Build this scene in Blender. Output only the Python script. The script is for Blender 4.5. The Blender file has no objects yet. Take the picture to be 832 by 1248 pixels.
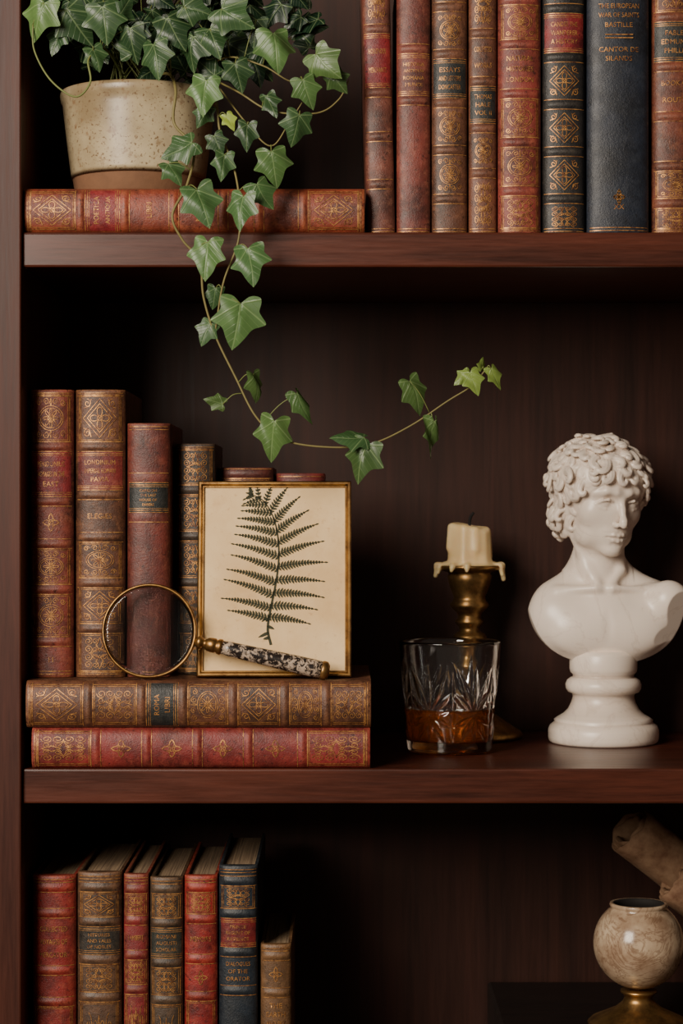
import bpy, bmesh, math, random
import numpy as np
from mathutils import Vector, Matrix, Euler
random.seed(7)
S=0.0007; D=1.8; Z0=1.35
SD=0.31
def K(y): return (D+y)/D
def W(px,py,y):
    k=K(y); return Vector(((px-416)*S*k, y, Z0+(624-py)*S*k))
def lin(c):
    r=[]
    for v in c:
        v=v/255.0
        r.append(v/12.92 if v<=0.04045 else ((v+0.055)/1.055)**2.4)
    return (r[0],r[1],r[2],1.0)
col=bpy.context.scene.collection
# ---------------------------------------------------------------- materials
class NT:
    def __init__(s,name):
        s.m=bpy.data.materials.new(name); s.m.use_nodes=True
        s.t=s.m.node_tree; s.b=s.t.nodes['Principled BSDF']; s.out=s.t.nodes['Material Output']
    def n(s,typ,**kw):
        nd=s.t.nodes.new(typ)
        for k,v in kw.items(): setattr(nd,k,v)
        return nd
    def l(s,a,b): s.t.links.new(a,b)
    def pos(s,scale=(1,1,1),rot=(0,0,0)):
        g=s.n('ShaderNodeNewGeometry'); mp=s.n('ShaderNodeMapping')
        mp.inputs['Scale'].default_value=scale; mp.inputs['Rotation'].default_value=rot
        s.l(g.outputs['Position'],mp.inputs['Vector']); return mp.outputs['Vector']
    def noise(s,vec,scale,detail=4,rough=0.6,dist=0):
        nd=s.n('ShaderNodeTexNoise'); nd.inputs['Scale'].default_value=scale
        nd.inputs['Detail'].default_value=detail; nd.inputs['Roughness'].default_value=rough
        nd.inputs['Distortion'].default_value=dist
        s.l(vec,nd.inputs['Vector']); return nd.outputs['Fac']
    def ramp(s,fac,a,b,ca=(0,0,0,1),cb=(1,1,1,1)):
        nd=s.n('ShaderNodeValToRGB'); e=nd.color_ramp.elements
        e[0].position=a; e[0].color=ca; e[1].position=b; e[1].color=cb
        s.l(fac,nd.inputs['Fac']); return nd.outputs['Color']
    def mix(s,fac,a,b,mode='MIX'):
        nd=s.n('ShaderNodeMix'); nd.data_type='RGBA'; nd.blend_type=mode
        if isinstance(fac,(int,float)): nd.inputs[0].default_value=fac
        else: s.l(fac,nd.inputs[0])
        for i,v in ((6,a),(7,b)):
            if isinstance(v,tuple): nd.inputs[i].default_value=v
            else: s.l(v,nd.inputs[i])
        return nd.outputs[2]
    def math(s,op,a,b=None):
        nd=s.n('ShaderNodeMath'); nd.operation=op
        for i,v in enumerate((a,b)):
            if v is None: continue
            if isinstance(v,(int,float)): nd.inputs[i].default_value=v
            else: s.l(v,nd.inputs[i])
        return nd.outputs[0]
    def bump(s,h,strength=0.3,dist=0.001):
        nd=s.n('ShaderNodeBump'); nd.inputs['Strength'].default_value=strength
        nd.inputs['Distance'].default_value=dist; s.l(h,nd.inputs['Height'])
        s.l(nd.outputs['Normal'],s.b.inputs['Normal']); return nd.outputs['Normal']
    def set(s,**kw):
        for k,v in kw.items():
            k=k.replace('_',' ')
            if isinstance(v,(int,float,tuple)): s.b.inputs[k].default_value=v
            else: s.l(v,s.b.inputs[k])
        return s.m
def wood(name,scale,c1=(34,19,14),c2=(58,33,25),rough=0.4,bs=0.2,spec=0.5):
    q=NT(name); v=q.pos(scale)
    a=q.noise(v,1.0,8,0.65,0.6); b=q.noise(v,4.5,5,0.7)
    f=q.math('ADD',q.math('MULTIPLY',a,0.65),q.math('MULTIPLY',b,0.35))
    c=q.ramp(f,0.34,0.68,lin(c1),lin(c2))
    q.bump(f,bs,0.0006)
    q.b.inputs['Specular IOR Level'].default_value=spec
    r=q.math('ADD',q.math('MULTIPLY',b,0.25),rough-0.12)
    return q.set(Base_Color=c,Roughness=r)
M_wv=wood('dark_wood_vertical',(70,70,4),(46,20,13),(78,38,26),0.45,0.2,0.28)
M_wback=wood('dark_wood_back',(60,60,3),(38,19,13),(62,33,24),0.5,0.12,0.3)
M_wh=wood('dark_wood_horizontal',(4,70,70),(44,19,12),(90,44,30),0.33,0.2,0.42)
M_box=wood('black_wood',(4,60,60),(14,10,9),(28,19,16),0.45)
_lc={}
def leather(c,wear=(150,95,65),dark=None):
    key=(c,wear)
    if key in _lc: return _lc[key]
    q=NT('leather_%d_%d_%d'%c); v=q.pos()
    dk=tuple(int(x*0.5) for x in c)
    a=q.ramp(q.noise(v,32,6,0.65),0.34,0.66)
    base=q.mix(a,lin(dk),lin(c))
    w=q.ramp(q.noise(v,110,8,0.75),0.50,0.72)
    base=q.mix(q.math('MULTIPLY',w,0.55),base,lin(wear))
    g=q.n('ShaderNodeNewGeometry')
    p=q.ramp(g.outputs['Pointiness'],0.505,0.56)
    p2=q.math('MULTIPLY',p,q.ramp(q.noise(v,180,4,0.7),0.35,0.6))
    base=q.mix(q.math('MULTIPLY',p2,0.8),base,lin(wear))
    s=q.ramp(q.noise(v,260,4,0.8),0.32,0.44)
    base=q.mix(s,lin(tuple(int(x*0.4) for x in c)),base)
    v2=q.pos((300,300,40)); sc=q.ramp(q.noise(v2,1,5,0.75),0.60,0.70)
    base=q.mix(q.math('MULTIPLY',sc,0.35),base,lin(wear))
    h=q.math('ADD',q.noise(v,700,4,0.6),q.noise(v,150,5,0.7))
    q.bump(h,0.5,0.0007)
    rr=q.math('ADD',q.math('MULTIPLY',q.noise(v,90,3),0.3),0.33)
    _lc[key]=q.set(Base_Color=base,Roughness=rr)
    return _lc[key]
def gold():
    q=NT('gilt_tooling'); v=q.pos()
    w=q.ramp(q.noise(v,200,5,0.75),0.38,0.60)
    c=q.mix(w,lin((100,58,38)),lin((204,148,84)))
    return q.set(Base_Color=c,Metallic=0.5,Roughness=0.42)
M_gold=gold()
def pages():
    q=NT('page_block'); v=q.pos((900,6,40)); a=q.noise(v,1,3,0.7)
    c=q.ramp(a,0.3,0.7,lin((84,64,48)),lin((170,144,112))); q.bump(a,0.5,0.0006)
    return q.set(Base_Color=c,Roughness=0.85)
M_page=pages()
def brass(name,c=(186,144,84),d=(98,68,40),r=0.3):
    q=NT(name); v=q.pos(); a=q.ramp(q.noise(v,60,6,0.7),0.35,0.68)
    q.bump(q.noise(v,300,3),0.08,0.0005)
    return q.set(Base_Color=q.mix(a,lin(d),lin(c)),Metallic=0.92,Roughness=q.math('ADD',q.math('MULTIPLY',a,-0.12),r+0.12))
M_brass=brass('aged_brass'); M_brass2=brass('antique_brass_dark',(190,148,90),(104,78,48),0.33)
def marble():
    q=NT('carved_marble'); v=q.pos()
    n=q.noise(v,14,8,0.6,1.2); ve=q.math('ABSOLUTE',q.math('SUBTRACT',n,0.5))
    m=q.ramp(ve,0.0,0.02,(1,1,1,1),(0,0,0,1))
    c=q.mix(q.noise(v,9,4),lin((240,226,212)),lin((222,206,190)))
    c=q.mix(q.math('MULTIPLY',m,0.2),c,lin((156,128,108)))
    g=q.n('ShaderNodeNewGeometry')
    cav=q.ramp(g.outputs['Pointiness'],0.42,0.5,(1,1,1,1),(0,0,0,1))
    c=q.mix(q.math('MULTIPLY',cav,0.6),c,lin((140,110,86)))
    q.b.inputs['Subsurface Radius'].default_value=(0.004,0.003,0.002)
    q.b.inputs['Subsurface Scale'].default_value=0.5
    return q.set(Base_Color=c,Roughness=0.32,Subsurface_Weight=0.08)
M_marble=marble()
def glassmat(name,c=(1,1,1,1),ior=1.5,rough=0.0):
    q=NT(name); return q.set(Base_Color=c,Roughness=rough,IOR=ior,Transmission_Weight=1.0)
M_glass=glassmat('crystal_glass',(0.98,0.99,0.99,1),1.54)
M_lens=glassmat('lens_glass',(0.9,0.93,0.93,1),1.3,0.06)
def whisky():
    q=NT('whisky'); return q.set(Base_Color=(0.85,0.24,0.04,1),Roughness=0.0,IOR=1.36,Transmission_Weight=0.86)
M_whisky=whisky()
def wax():
    q=NT('candle_wax'); v=q.pos(); a=q.noise(v,50,5)
    q.bump(q.noise(v,120,4),0.25,0.001)
    q.b.inputs['Subsurface Radius'].default_value=(0.008,0.005,0.002); q.b.inputs['Subsurface Scale'].default_value=1.0
    return q.set(Base_Color=q.mix(a,lin((228,194,136)),lin((244,218,170))),Roughness=0.38,Subsurface_Weight=0.35)
M_wax=wax()
def simple(name,c,r=0.6,metal=0.0,bs=0.1):
    q=NT(name); v=q.pos(); a=q.noise(v,80,5)
    d=tuple(int(x*0.75) for x in c)
    q.bump(q.noise(v,300,3),bs,0.0006)
    return q.set(Base_Color=q.mix(a,lin(d),lin(c)),Roughness=r,Metallic=metal)
M_wick=simple('burnt_wick',(18,15,14),0.9)
M_soil=simple('potting_soil',(40,28,20),0.95,0,0.8)
M_vine=simple('ivy_stem',(128,118,66),0.6)
M_vine2=simple('ivy_young_stem',(118,128,66),0.55)
M_fern=simple('dried_fern',(58,60,38),0.8)
M_in=simple('interior_painted_shade',(26,20,17),0.8)  # urn lining: shade inside the opening painted in as a dark colour
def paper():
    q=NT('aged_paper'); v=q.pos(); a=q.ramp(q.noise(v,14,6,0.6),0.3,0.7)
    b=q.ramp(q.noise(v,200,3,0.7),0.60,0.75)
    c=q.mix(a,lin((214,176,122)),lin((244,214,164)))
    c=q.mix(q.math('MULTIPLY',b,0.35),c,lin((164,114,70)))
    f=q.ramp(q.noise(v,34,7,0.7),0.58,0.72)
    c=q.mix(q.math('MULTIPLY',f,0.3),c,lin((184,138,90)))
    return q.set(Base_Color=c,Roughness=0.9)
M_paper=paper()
def potm():
    q=NT('speckled_stoneware'); v=q.pos(); a=q.ramp(q.noise(v,16,6,0.6),0.35,0.68)
    c=q.mix(a,lin((138,120,90)),lin((190,174,140)))
    sp=q.ramp(q.noise(v,420,2,0.5),0.60,0.68)
    c=q.mix(q.math('MULTIPLY',sp,0.75),c,lin((92,64,42)))
    sp2=q.ramp(q.noise(v,110,4,0.6),0.58,0.68)
    c=q.mix(q.math('MULTIPLY',sp2,0.6),c,lin((116,82,54)))
    q.bump(q.noise(v,200,4),0.15,0.0006)
    return q.set(Base_Color=c,Roughness=0.33)
M_pot=potm(); M_terra=simple('raw_terracotta',(128,90,62),0.85,0,0.3)
def stonem():
    q=NT('veined_stone'); v=q.pos(); n=q.noise(v,26,8,0.65,1.5)
    ve=q.ramp(q.math('ABSOLUTE',q.math('SUBTRACT',n,0.5)),0.0,0.03,(1,1,1,1),(0,0,0,1))
    c=q.mix(q.ramp(q.noise(v,40,5),0.35,0.7),lin((140,114,92)),lin((198,176,148)))
    c=q.mix(q.math('MULTIPLY',ve,0.6),c,lin((98,66,46)))
    return q.set(Base_Color=c,Roughness=0.18)
M_stone=stonem()
def parch():
    q=NT('old_parchment'); v=q.pos(); a=q.ramp(q.noise(v,28,7,0.7),0.35,0.7)
    c=q.mix(a,lin((112,76,54)),lin((184,150,118)))
    q.bump(q.noise(v,60,6,0.7),0.5,0.002)
    return q.set(Base_Color=c,Roughness=0.8)
M_parch=parch()
def handlem():
    q=NT('mottled_horn'); v=q.pos(); 
    a=q.ramp(q.noise(v,230,4,0.65,0.6),0.47,0.56)
    c=q.mix(a,lin((34,28,26)),lin((178,158,138)))
    return q.set(Base_Color=c,Roughness=0.25)
M_handle=handlem()
def leafm():
    q=NT('ivy_leaf'); uv=q.n('ShaderNodeUVMap'); uv.uv_map='UVMap'
    sp=q.n('ShaderNodeSeparateXYZ'); q.l(uv.outputs[0],sp.inputs[0])
    x=q.math('ABSOLUTE',q.math('SUBTRACT',sp.outputs[0],0.0)); y=sp.outputs[1]
    d1=q.math('MULTIPLY',x,1.0)
    d2=q.math('ABSOLUTE',q.math('SUBTRACT',q.math('MULTIPLY',x,0.6),q.math('MULTIPLY',y,0.8)))
    d3=q.math('ABSOLUTE',q.math('ADD',q.math('MULTIPLY',x,0.27),q.math('MULTIPLY',y,0.96)))
    fr=q.math('FRACT',q.math('MULTIPLY',q.math('SUBTRACT',y,q.math('MULTIPLY',x,0.9)),6.0))
    d4=q.math('ADD',q.math('MULTIPLY',q.math('ABSOLUTE',q.math('SUBTRACT',fr,0.5)),0.2),0.012)
    d=q.math('MINIMUM',q.math('MINIMUM',d1,d2),q.math('MINIMUM',d3,d4))
    vein=q.ramp(d,0.006,0.024,(1,1,1,1),(0,0,0,1))
    at=q.n('ShaderNodeAttribute'); at.attribute_name='tint'
    sc=q.n('ShaderNodeSeparateColor'); q.l(at.outputs['Color'],sc.inputs[0])
    base=q.mix(sc.outputs[0],lin((14,40,24)),lin((96,138,78)))
    base=q.mix(sc.outputs[1],base,lin((170,190,76)))
    nz=q.ramp(q.noise(q.pos(),80,6),0.32,0.68)
    base=q.mix(q.math('MULTIPLY',nz,0.5),base,q.mix(0.6,base,lin((12,34,20))))
    vc=q.mix(0.45,base,lin((160,184,128)))
    c=q.mix(q.math('MULTIPLY',vein,0.7),base,vc)
    q.bump(vein,0.35,0.0008)
    tr=q.n('ShaderNodeBsdfTranslucent'); q.l(c,tr.inputs[0])
    ms=q.n('ShaderNodeMixShader'); ms.inputs[0].default_value=0.16
    q.set(Base_Color=c,Roughness=0.38)
    q.l(q.b.outputs[0],ms.inputs[1]); q.l(tr.outputs[0],ms.inputs[2]); q.l(ms.outputs[0],q.out.inputs['Surface'])
    return q.m
M_leaf=leafm()
# ---------------------------------------------------------------- mesh helpers
class MB:
    def __init__(s): s.v=[]; s.f=[]; s.m=[]; s.mats=[]; s.sm=[]
    def mi(s,mat):
        if mat not in s.mats: s.mats.append(mat)
        return s.mats.index(mat)
    def add(s,vs,fs,mat,smooth=True):
        o=len(s.v); s.v.extend([tuple(p) for p in vs]); i=s.mi(mat)
        for f in fs: s.f.append([a+o for a in f]); s.m.append(i); s.sm.append(smooth)
    def box(s,a,b,mat):
        x0,y0,z0=a; x1,y1,z1=b
        vs=[(x0,y0,z0),(x1,y0,z0),(x1,y1,z0),(x0,y1,z0),(x0,y0,z1),(x1,y0,z1),(x1,y1,z1),(x0,y1,z1)]
        fs=[(0,3,2,1),(4,5,6,7),(0,1,5,4),(1,2,6,5),(2,3,7,6),(3,0,4,7)]
        s.add(vs,fs,mat,False)
    def lathe(s,prof,mat,n=64,c=(0,0,0),fn=None):
        vs=[];fs=[]
        for (r,z) in prof:
            for i in range(n):
                a=2*math.pi*i/n; rr=r+(fn(a,z) if fn else 0)
                vs.append((c[0]+rr*math.cos(a),c[1]+rr*math.sin(a),c[2]+z))
        for j in range(len(prof)-1):
            for i in range(n):
                a=j*n+i;b=j*n+(i+1)%n; fs.append((a,b,b+n,a+n))
        s.add(vs,fs,mat)
    def build(s,name,parent=None,fix=False):
        me=bpy.data.meshes.new(name); me.from_pydata(s.v,[],s.f)
        for m in s.mats: me.materials.append(m)
        me.polygons.foreach_set('material_index',s.m); me.polygons.foreach_set('use_smooth',s.sm)
        if fix:
            bm=bmesh.new(); bm.from_mesh(me); bmesh.ops.remove_doubles(bm,verts=bm.verts,dist=1e-6)
            bmesh.ops.recalc_face_normals(bm,faces=bm.faces); bm.to_mesh(me); bm.free()
        me.update(); ob=bpy.data.objects.new(name,me); col.objects.link(ob)
        if parent: ob.parent=parent
        return ob
def empty(name,loc=(0,0,0)):
    e=bpy.data.objects.new(name,None); e.empty_display_size=0.02; e.location=loc; col.objects.link(e); return e
def crom(pts,n=8):
    P=[Vector(p) for p in pts]; P=[2*P[0]-P[1]]+P+[2*P[-1]-P[-2]]; out=[]
    for i in range(1,len(P)-2):
        for j in range(n):
            t=j/n; a,b,c,d=P[i-1],P[i],P[i+1],P[i+2]
            out.append(0.5*((2*b)+(c-a)*t+(2*a-5*b+4*c-d)*t*t+(3*b-a-3*c+d)*t**3))
    out.append(P[-2]); return out
def tube(mb,pts,r,mat,n=8,r2=None,cap=True):
    P=[Vector(p) for p in pts]; L=len(P); vs=[];fs=[]
    up=Vector((0.13,0.9,0.41))
    for i,p in enumerate(P):
        t=(P[min(i+1,L-1)]-P[max(i-1,0)]).normalized()
        a=t.cross(up)
        if a.length<1e-4: a=t.cross(Vector((1,0,0)))
        a.normalize(); b=t.cross(a)
        rr=r if r2 is None else r+(r2-r)*i/(L-1)
        for j in range(n):
            an=2*math.pi*j/n; vs.append(p+rr*(math.cos(an)*a+math.sin(an)*b))
    for i in range(L-1):
        for j in range(n):
            a=i*n+j;b=i*n+(j+1)%n; fs.append((a,b,b+n,a+n))
    if cap: fs.append(tuple(range(n))[::-1]); fs.append(tuple((L-1)*n+j for j in range(n)))
    mb.add(vs,fs,mat)
# ---------------------------------------------------------------- SDF sculpting
class Field:
    def __init__(s,lo,hi,h=1.0):
        s.lo=np.array(lo,float); s.h=h
        s.n=np.ceil((np.array(hi)-s.lo)/h).astype(int)+1
        s.f=np.full(s.n,60.0,np.float32)
        s.ax=[(s.lo[i]+h*np.arange(s.n[i])).astype(np.float32) for i in range(3)]
    def win(s,lo,hi):
        a=np.maximum(np.floor((np.array(lo)-s.lo)/s.h).astype(int),0); b=np.minimum(np.ceil((np.array(hi)-s.lo)/s.h).astype(int)+1,s.n)
        sl=tuple(slice(a[i],max(b[i],a[i])) for i in range(3))
        X=s.ax[0][sl[0]][:,None,None]; Y=s.ax[1][sl[1]][None,:,None]; Z=s.ax[2][sl[2]][None,None,:]
        return sl,X,Y,Z
    def op(s,sl,d,k,mode='u'):
        f=s.f[sl]
        if f.size==0: return
        if mode=='u':
            h=np.maximum(k-np.abs(f-d),0)/max(k,1e-6); s.f[sl]=np.minimum(f,d)-h*h*k*0.25
        else:
            d=-d; h=np.maximum(k-np.abs(f-d),0)/max(k,1e-6); s.f[sl]=np.maximum(f,d)+h*h*k*0.25
    def ell(s,c,r,k=4,R=None,mode='u'):
        m=max(r)+k+3
        sl,X,Y,Z=s.win([c[i]-m for i in range(3)],[c[i]+m for i in range(3)])
        x=X-c[0];y=Y-c[1];z=Z-c[2]
        if R is not None:
            R=np.array(R); x,y,z=(R[0,0]*x+R[1,0]*y+R[2,0]*z, R[0,1]*x+R[1,1]*y+R[2,1]*z, R[0,2]*x+R[1,2]*y+R[2,2]*z)
        k0=np.sqrt((x/r[0])**2+(y/r[1])**2+(z/r[2])**2); k1=np.sqrt((x/r[0]**2)**2+(y/r[1]**2)**2+(z/r[2]**2)**2)+1e-6
        s.op(sl,k0*(k0-1)/k1,k,mode)
    def cap(s,a,b,ra,rb=None,k=3,mode='u'):
        if rb is None: rb=ra
        a=np.array(a,float);b=np.array(b,float); m=max(ra,rb)+k+3
        sl,X,Y,Z=s.win(np.minimum(a,b)-m,np.maximum(a,b)+m)
        ba=b-a; L=float(ba@ba)+1e-9
        t=np.clip(((X-a[0])*ba[0]+(Y-a[1])*ba[1]+(Z-a[2])*ba[2])/L,0,1)
        d=np.sqrt((X-a[0]-t*ba[0])**2+(Y-a[1]-t*ba[1])**2+(Z-a[2]-t*ba[2])**2)-(ra+(rb-ra)*t)
        s.op(sl,d,k,mode)
    def chain(s,pts,r,k=3,mode='u'):
        n=len(pts)
        for i in range(n-1):
            r0=r[i] if isinstance(r,(list,tuple)) else r; r1=r[i+1] if isinstance(r,(list,tuple)) else r
            s.cap(pts[i],pts[i+1],r0,r1,k,mode)
    def mesh(s):
        f=s.f; sg=f<0; n=f.shape
        c=np.zeros([a-1 for a in n],np.int8)
        offs=[(i,j,k) for i in (0,1) for j in (0,1) for k in (0,1)]
        for o in offs: c+=sg[o[0]:o[0]+n[0]-1,o[1]:o[1]+n[1]-1,o[2]:o[2]+n[2]-1]
        idx=np.argwhere((c>0)&(c<8)); N=len(idx)
        ids=np.full(c.shape,-1,np.int64); ids[idx[:,0],idx[:,1],idx[:,2]]=np.arange(N)
        acc=np.zeros((N,3)); cnt=np.zeros(N)
        for a in offs:
            for ax in range(3):
                if a[ax]==1: continue
                b=list(a); b[ax]=1
                v0=f[idx[:,0]+a[0],idx[:,1]+a[1],idx[:,2]+a[2]]; v1=f[idx[:,0]+b[0],idx[:,1]+b[1],idx[:,2]+b[2]]
                m=(v0<0)!=(v1<0); t=np.where(m,v0/(v0-v1+1e-12*(v0==v1)),0)
                p=np.tile(np.array(a,float),(N,1)); p[:,ax]=t
                acc[m]+=p[m]; cnt[m]+=1
        V=s.lo+(idx+acc/cnt[:,None])*s.h
        Q=[]
        for ax in range(3):
            u=(ax+1)%3; w=(ax+2)%3
            sl0=[slice(None)]*3; sl1=[slice(None)]*3; sl0[ax]=slice(0,n[ax]-1); sl1[ax]=slice(1,n[ax])
            e=np.argwhere(sg[tuple(sl0)]!=sg[tuple(sl1)])
            ok=(e[:,u]>0)&(e[:,w]>0)&(e[:,u]<n[u]-1)&(e[:,w]<n[w]-1); e=e[ok]
            def cell(du,dw):
                q=e.copy(); q[:,u]+=du; q[:,w]+=dw; return ids[q[:,0],q[:,1],q[:,2]]
            q=np.stack([cell(-1,-1),cell(0,-1),cell(0,0),cell(-1,0)],1)
            ins=sg[e[:,0],e[:,1],e[:,2]]
            q[~ins]=q[~ins][:,::-1]; Q.append(q)
        return V,np.concatenate(Q)
# ---------------------------------------------------------------- bookcase + room
bc=empty('bookcase')
xl=(27-416)*S; xr=0.52
def panel(name,a,b,mat,bev=0.0015):
    m=MB(); m.box(a,b,mat); o=m.build(name,bc)
    md=o.modifiers.new('bev','BEVEL'); md.width=bev; md.segments=2
    return o
ZT=Z0+(624-283)*S; ZM=Z0+(624-937)*S; ZL=Z0-(1430-624)*S
panel('side_panel',(xl-0.042,-0.006,0.0),(xl,SD+0.012,2.2),M_wv)
panel('side_panel_far',(xr,-0.006,0.0),(xr+0.042,SD+0.012,2.2),M_wv)
panel('back_panel',(xl,SD,0.05),(xr,SD+0.012,2.15),M_wback,0.0005)
for i,z in enumerate((ZT,ZM,ZL,0.36,0.08,2.05)):
    panel('shelf_%d'%i,(xl,0.0,z-0.0298),(xr,SD,z),M_wh,0.002)
panel('crown',(xl-0.06,-0.03,2.2),(xr+0.06,SD+0.012,2.24),M_wh)
panel('plinth',(xl,0.02,0.0),(xr,0.04,0.05),M_wh)
M_wall=simple('plaster_wall',(92,84,76),0.9); M_floor=wood('floor_boards',(5,40,40),(60,40,28),(104,74,52),0.4)
m=MB(); m.box((-2.2,SD+0.013,0),(2.2,SD+0.1,2.7),M_wall); m.build('wall_back')
m=MB(); m.box((-2.2,-3.2,-0.05),(2.2,SD+0.1,0),M_floor); m.build('floor')
# ---------------------------------------------------------------- books
_tc={}
def textmesh(t):
    if t in _tc: return _tc[t]
    cu=bpy.data.curves.new('t','FONT'); cu.body=t; cu.align_x='CENTER'; cu.resolution_u=2
    ob=bpy.data.objects.new('t',cu); col.objects.link(ob)
    dg=bpy.context.evaluated_depsgraph_get(); me=ob.evaluated_get(dg).to_mesh()
    vs=[(v.co.x,v.co.y) for v in me.vertices]; fs=[tuple(p.vertices) for p in me.polygons]
    ob.evaluated_get(dg).to_mesh_clear(); bpy.data.objects.remove(ob); bpy.data.curves.remove(cu)
    x0=min(v[0] for v in vs);x1=max(v[0] for v in vs);y0=min(v[1] for v in vs);y1=max(v[1] for v in vs)
    vs=[((v[0]-(x0+x1)/2)/(x1-x0),(v[1]-(y0+y1)/2)/(y1-y0)) for v in vs]
    _tc[t]=(vs,fs,(x1-x0)/(y1-y0)); return _tc[t]
def spiral(cx,cy,r,turns,st,dr,n=16):
    return [(cx+r*(1-0.8*i/n)*math.cos(st+dr*turns*2*math.pi*i/n),cy+r*(1-0.8*i/n)*math.sin(st+dr*turns*2*math.pi*i/n)) for i in range(n+1)]
def circ(cx,cy,rx,ry,n=24): return [(cx+rx*math.cos(2*math.pi*i/n),cy+ry*math.sin(2*math.pi*i/n)) for i in range(n+1)]
def rose(r,k,n=64): return [(r*abs(math.cos(k*t))*math.cos(t),r*abs(math.cos(k*t))*math.sin(t)) for t in [2*math.pi*i/n for i in range(n+1)]]
def orn(kind):
    P=[]
    if kind=='D':
        for s_ in (0.97,0.72): P.append([(0,s_),(s_,0),(0,-s_),(-s_,0),(0,s_)])
        P.append(rose(0.55,2)); P.append(circ(0,0,0.14,0.14,10))
        for sx in (-1,1):
            for sy in (-1,1):
                P.append(spiral(sx*0.72,sy*0.74,0.22,1.3,math.pi/2,sx*sy)); P.append([(sx*0.95,sy*0.5),(sx*0.6,sy*0.6),(sx*0.5,sy*0.95)])
    elif kind=='M':
        P.append(circ(0,0,0.8,0.62)); P.append(circ(0,0,0.68,0.5)); P.append(rose(0.5,4,96)); P.append(circ(0,0,0.2,0.2,12))
        for sx in (-1,1):
            for sy in (-1,1):
                P.append(spiral(sx*0.3,sy*0.82,0.2,1.4,0 if sx>0 else math.pi,sx*sy))
                P.append(spiral(sx*0.78,sy*0.78,0.18,1.4,0,-sx*sy))
        for sy in (-1,1): P.append([(0,sy*0.62),(0.06,sy*0.8),(0,sy*1.0),(-0.06,sy*0.8),(0,sy*0.62)])
    elif kind=='S':
        P.append(rose(0.8,2,48)); P.append(circ(0,0,0.25,0.25,12)); P.append([(0,.9),(.3,.3),(.9,0),(.3,-.3),(0,-.9),(-.3,-.3),(-.9,0),(-.3,.3),(0,.9)])
    elif kind=='F':
        for sx in (-1,1):
            for j,yy in enumerate((-0.72,-0.24,0.24,0.72)):
                P.append(spiral(sx*0.66,yy,0.26,1.6,math.pi*(0.5 if j%2 else 1.5),sx*(1 if j%2 else -1)))
                P.append(spiral(sx*0.25,yy,0.2,1.5,math.pi*(1.5 if j%2 else .5),-sx*(1 if j%2 else -1)))
        P.append([(0,.95),(.18,.5),(0,.1),(-.18,.5),(0,.95)]); P.append([(0,-.95),(.18,-.5),(0,-.1),(-.18,-.5),(0,-.95)])
        P.append([(0,.3),(.5,0),(0,-.3),(-.5,0),(0,.3)])
    return P
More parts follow.
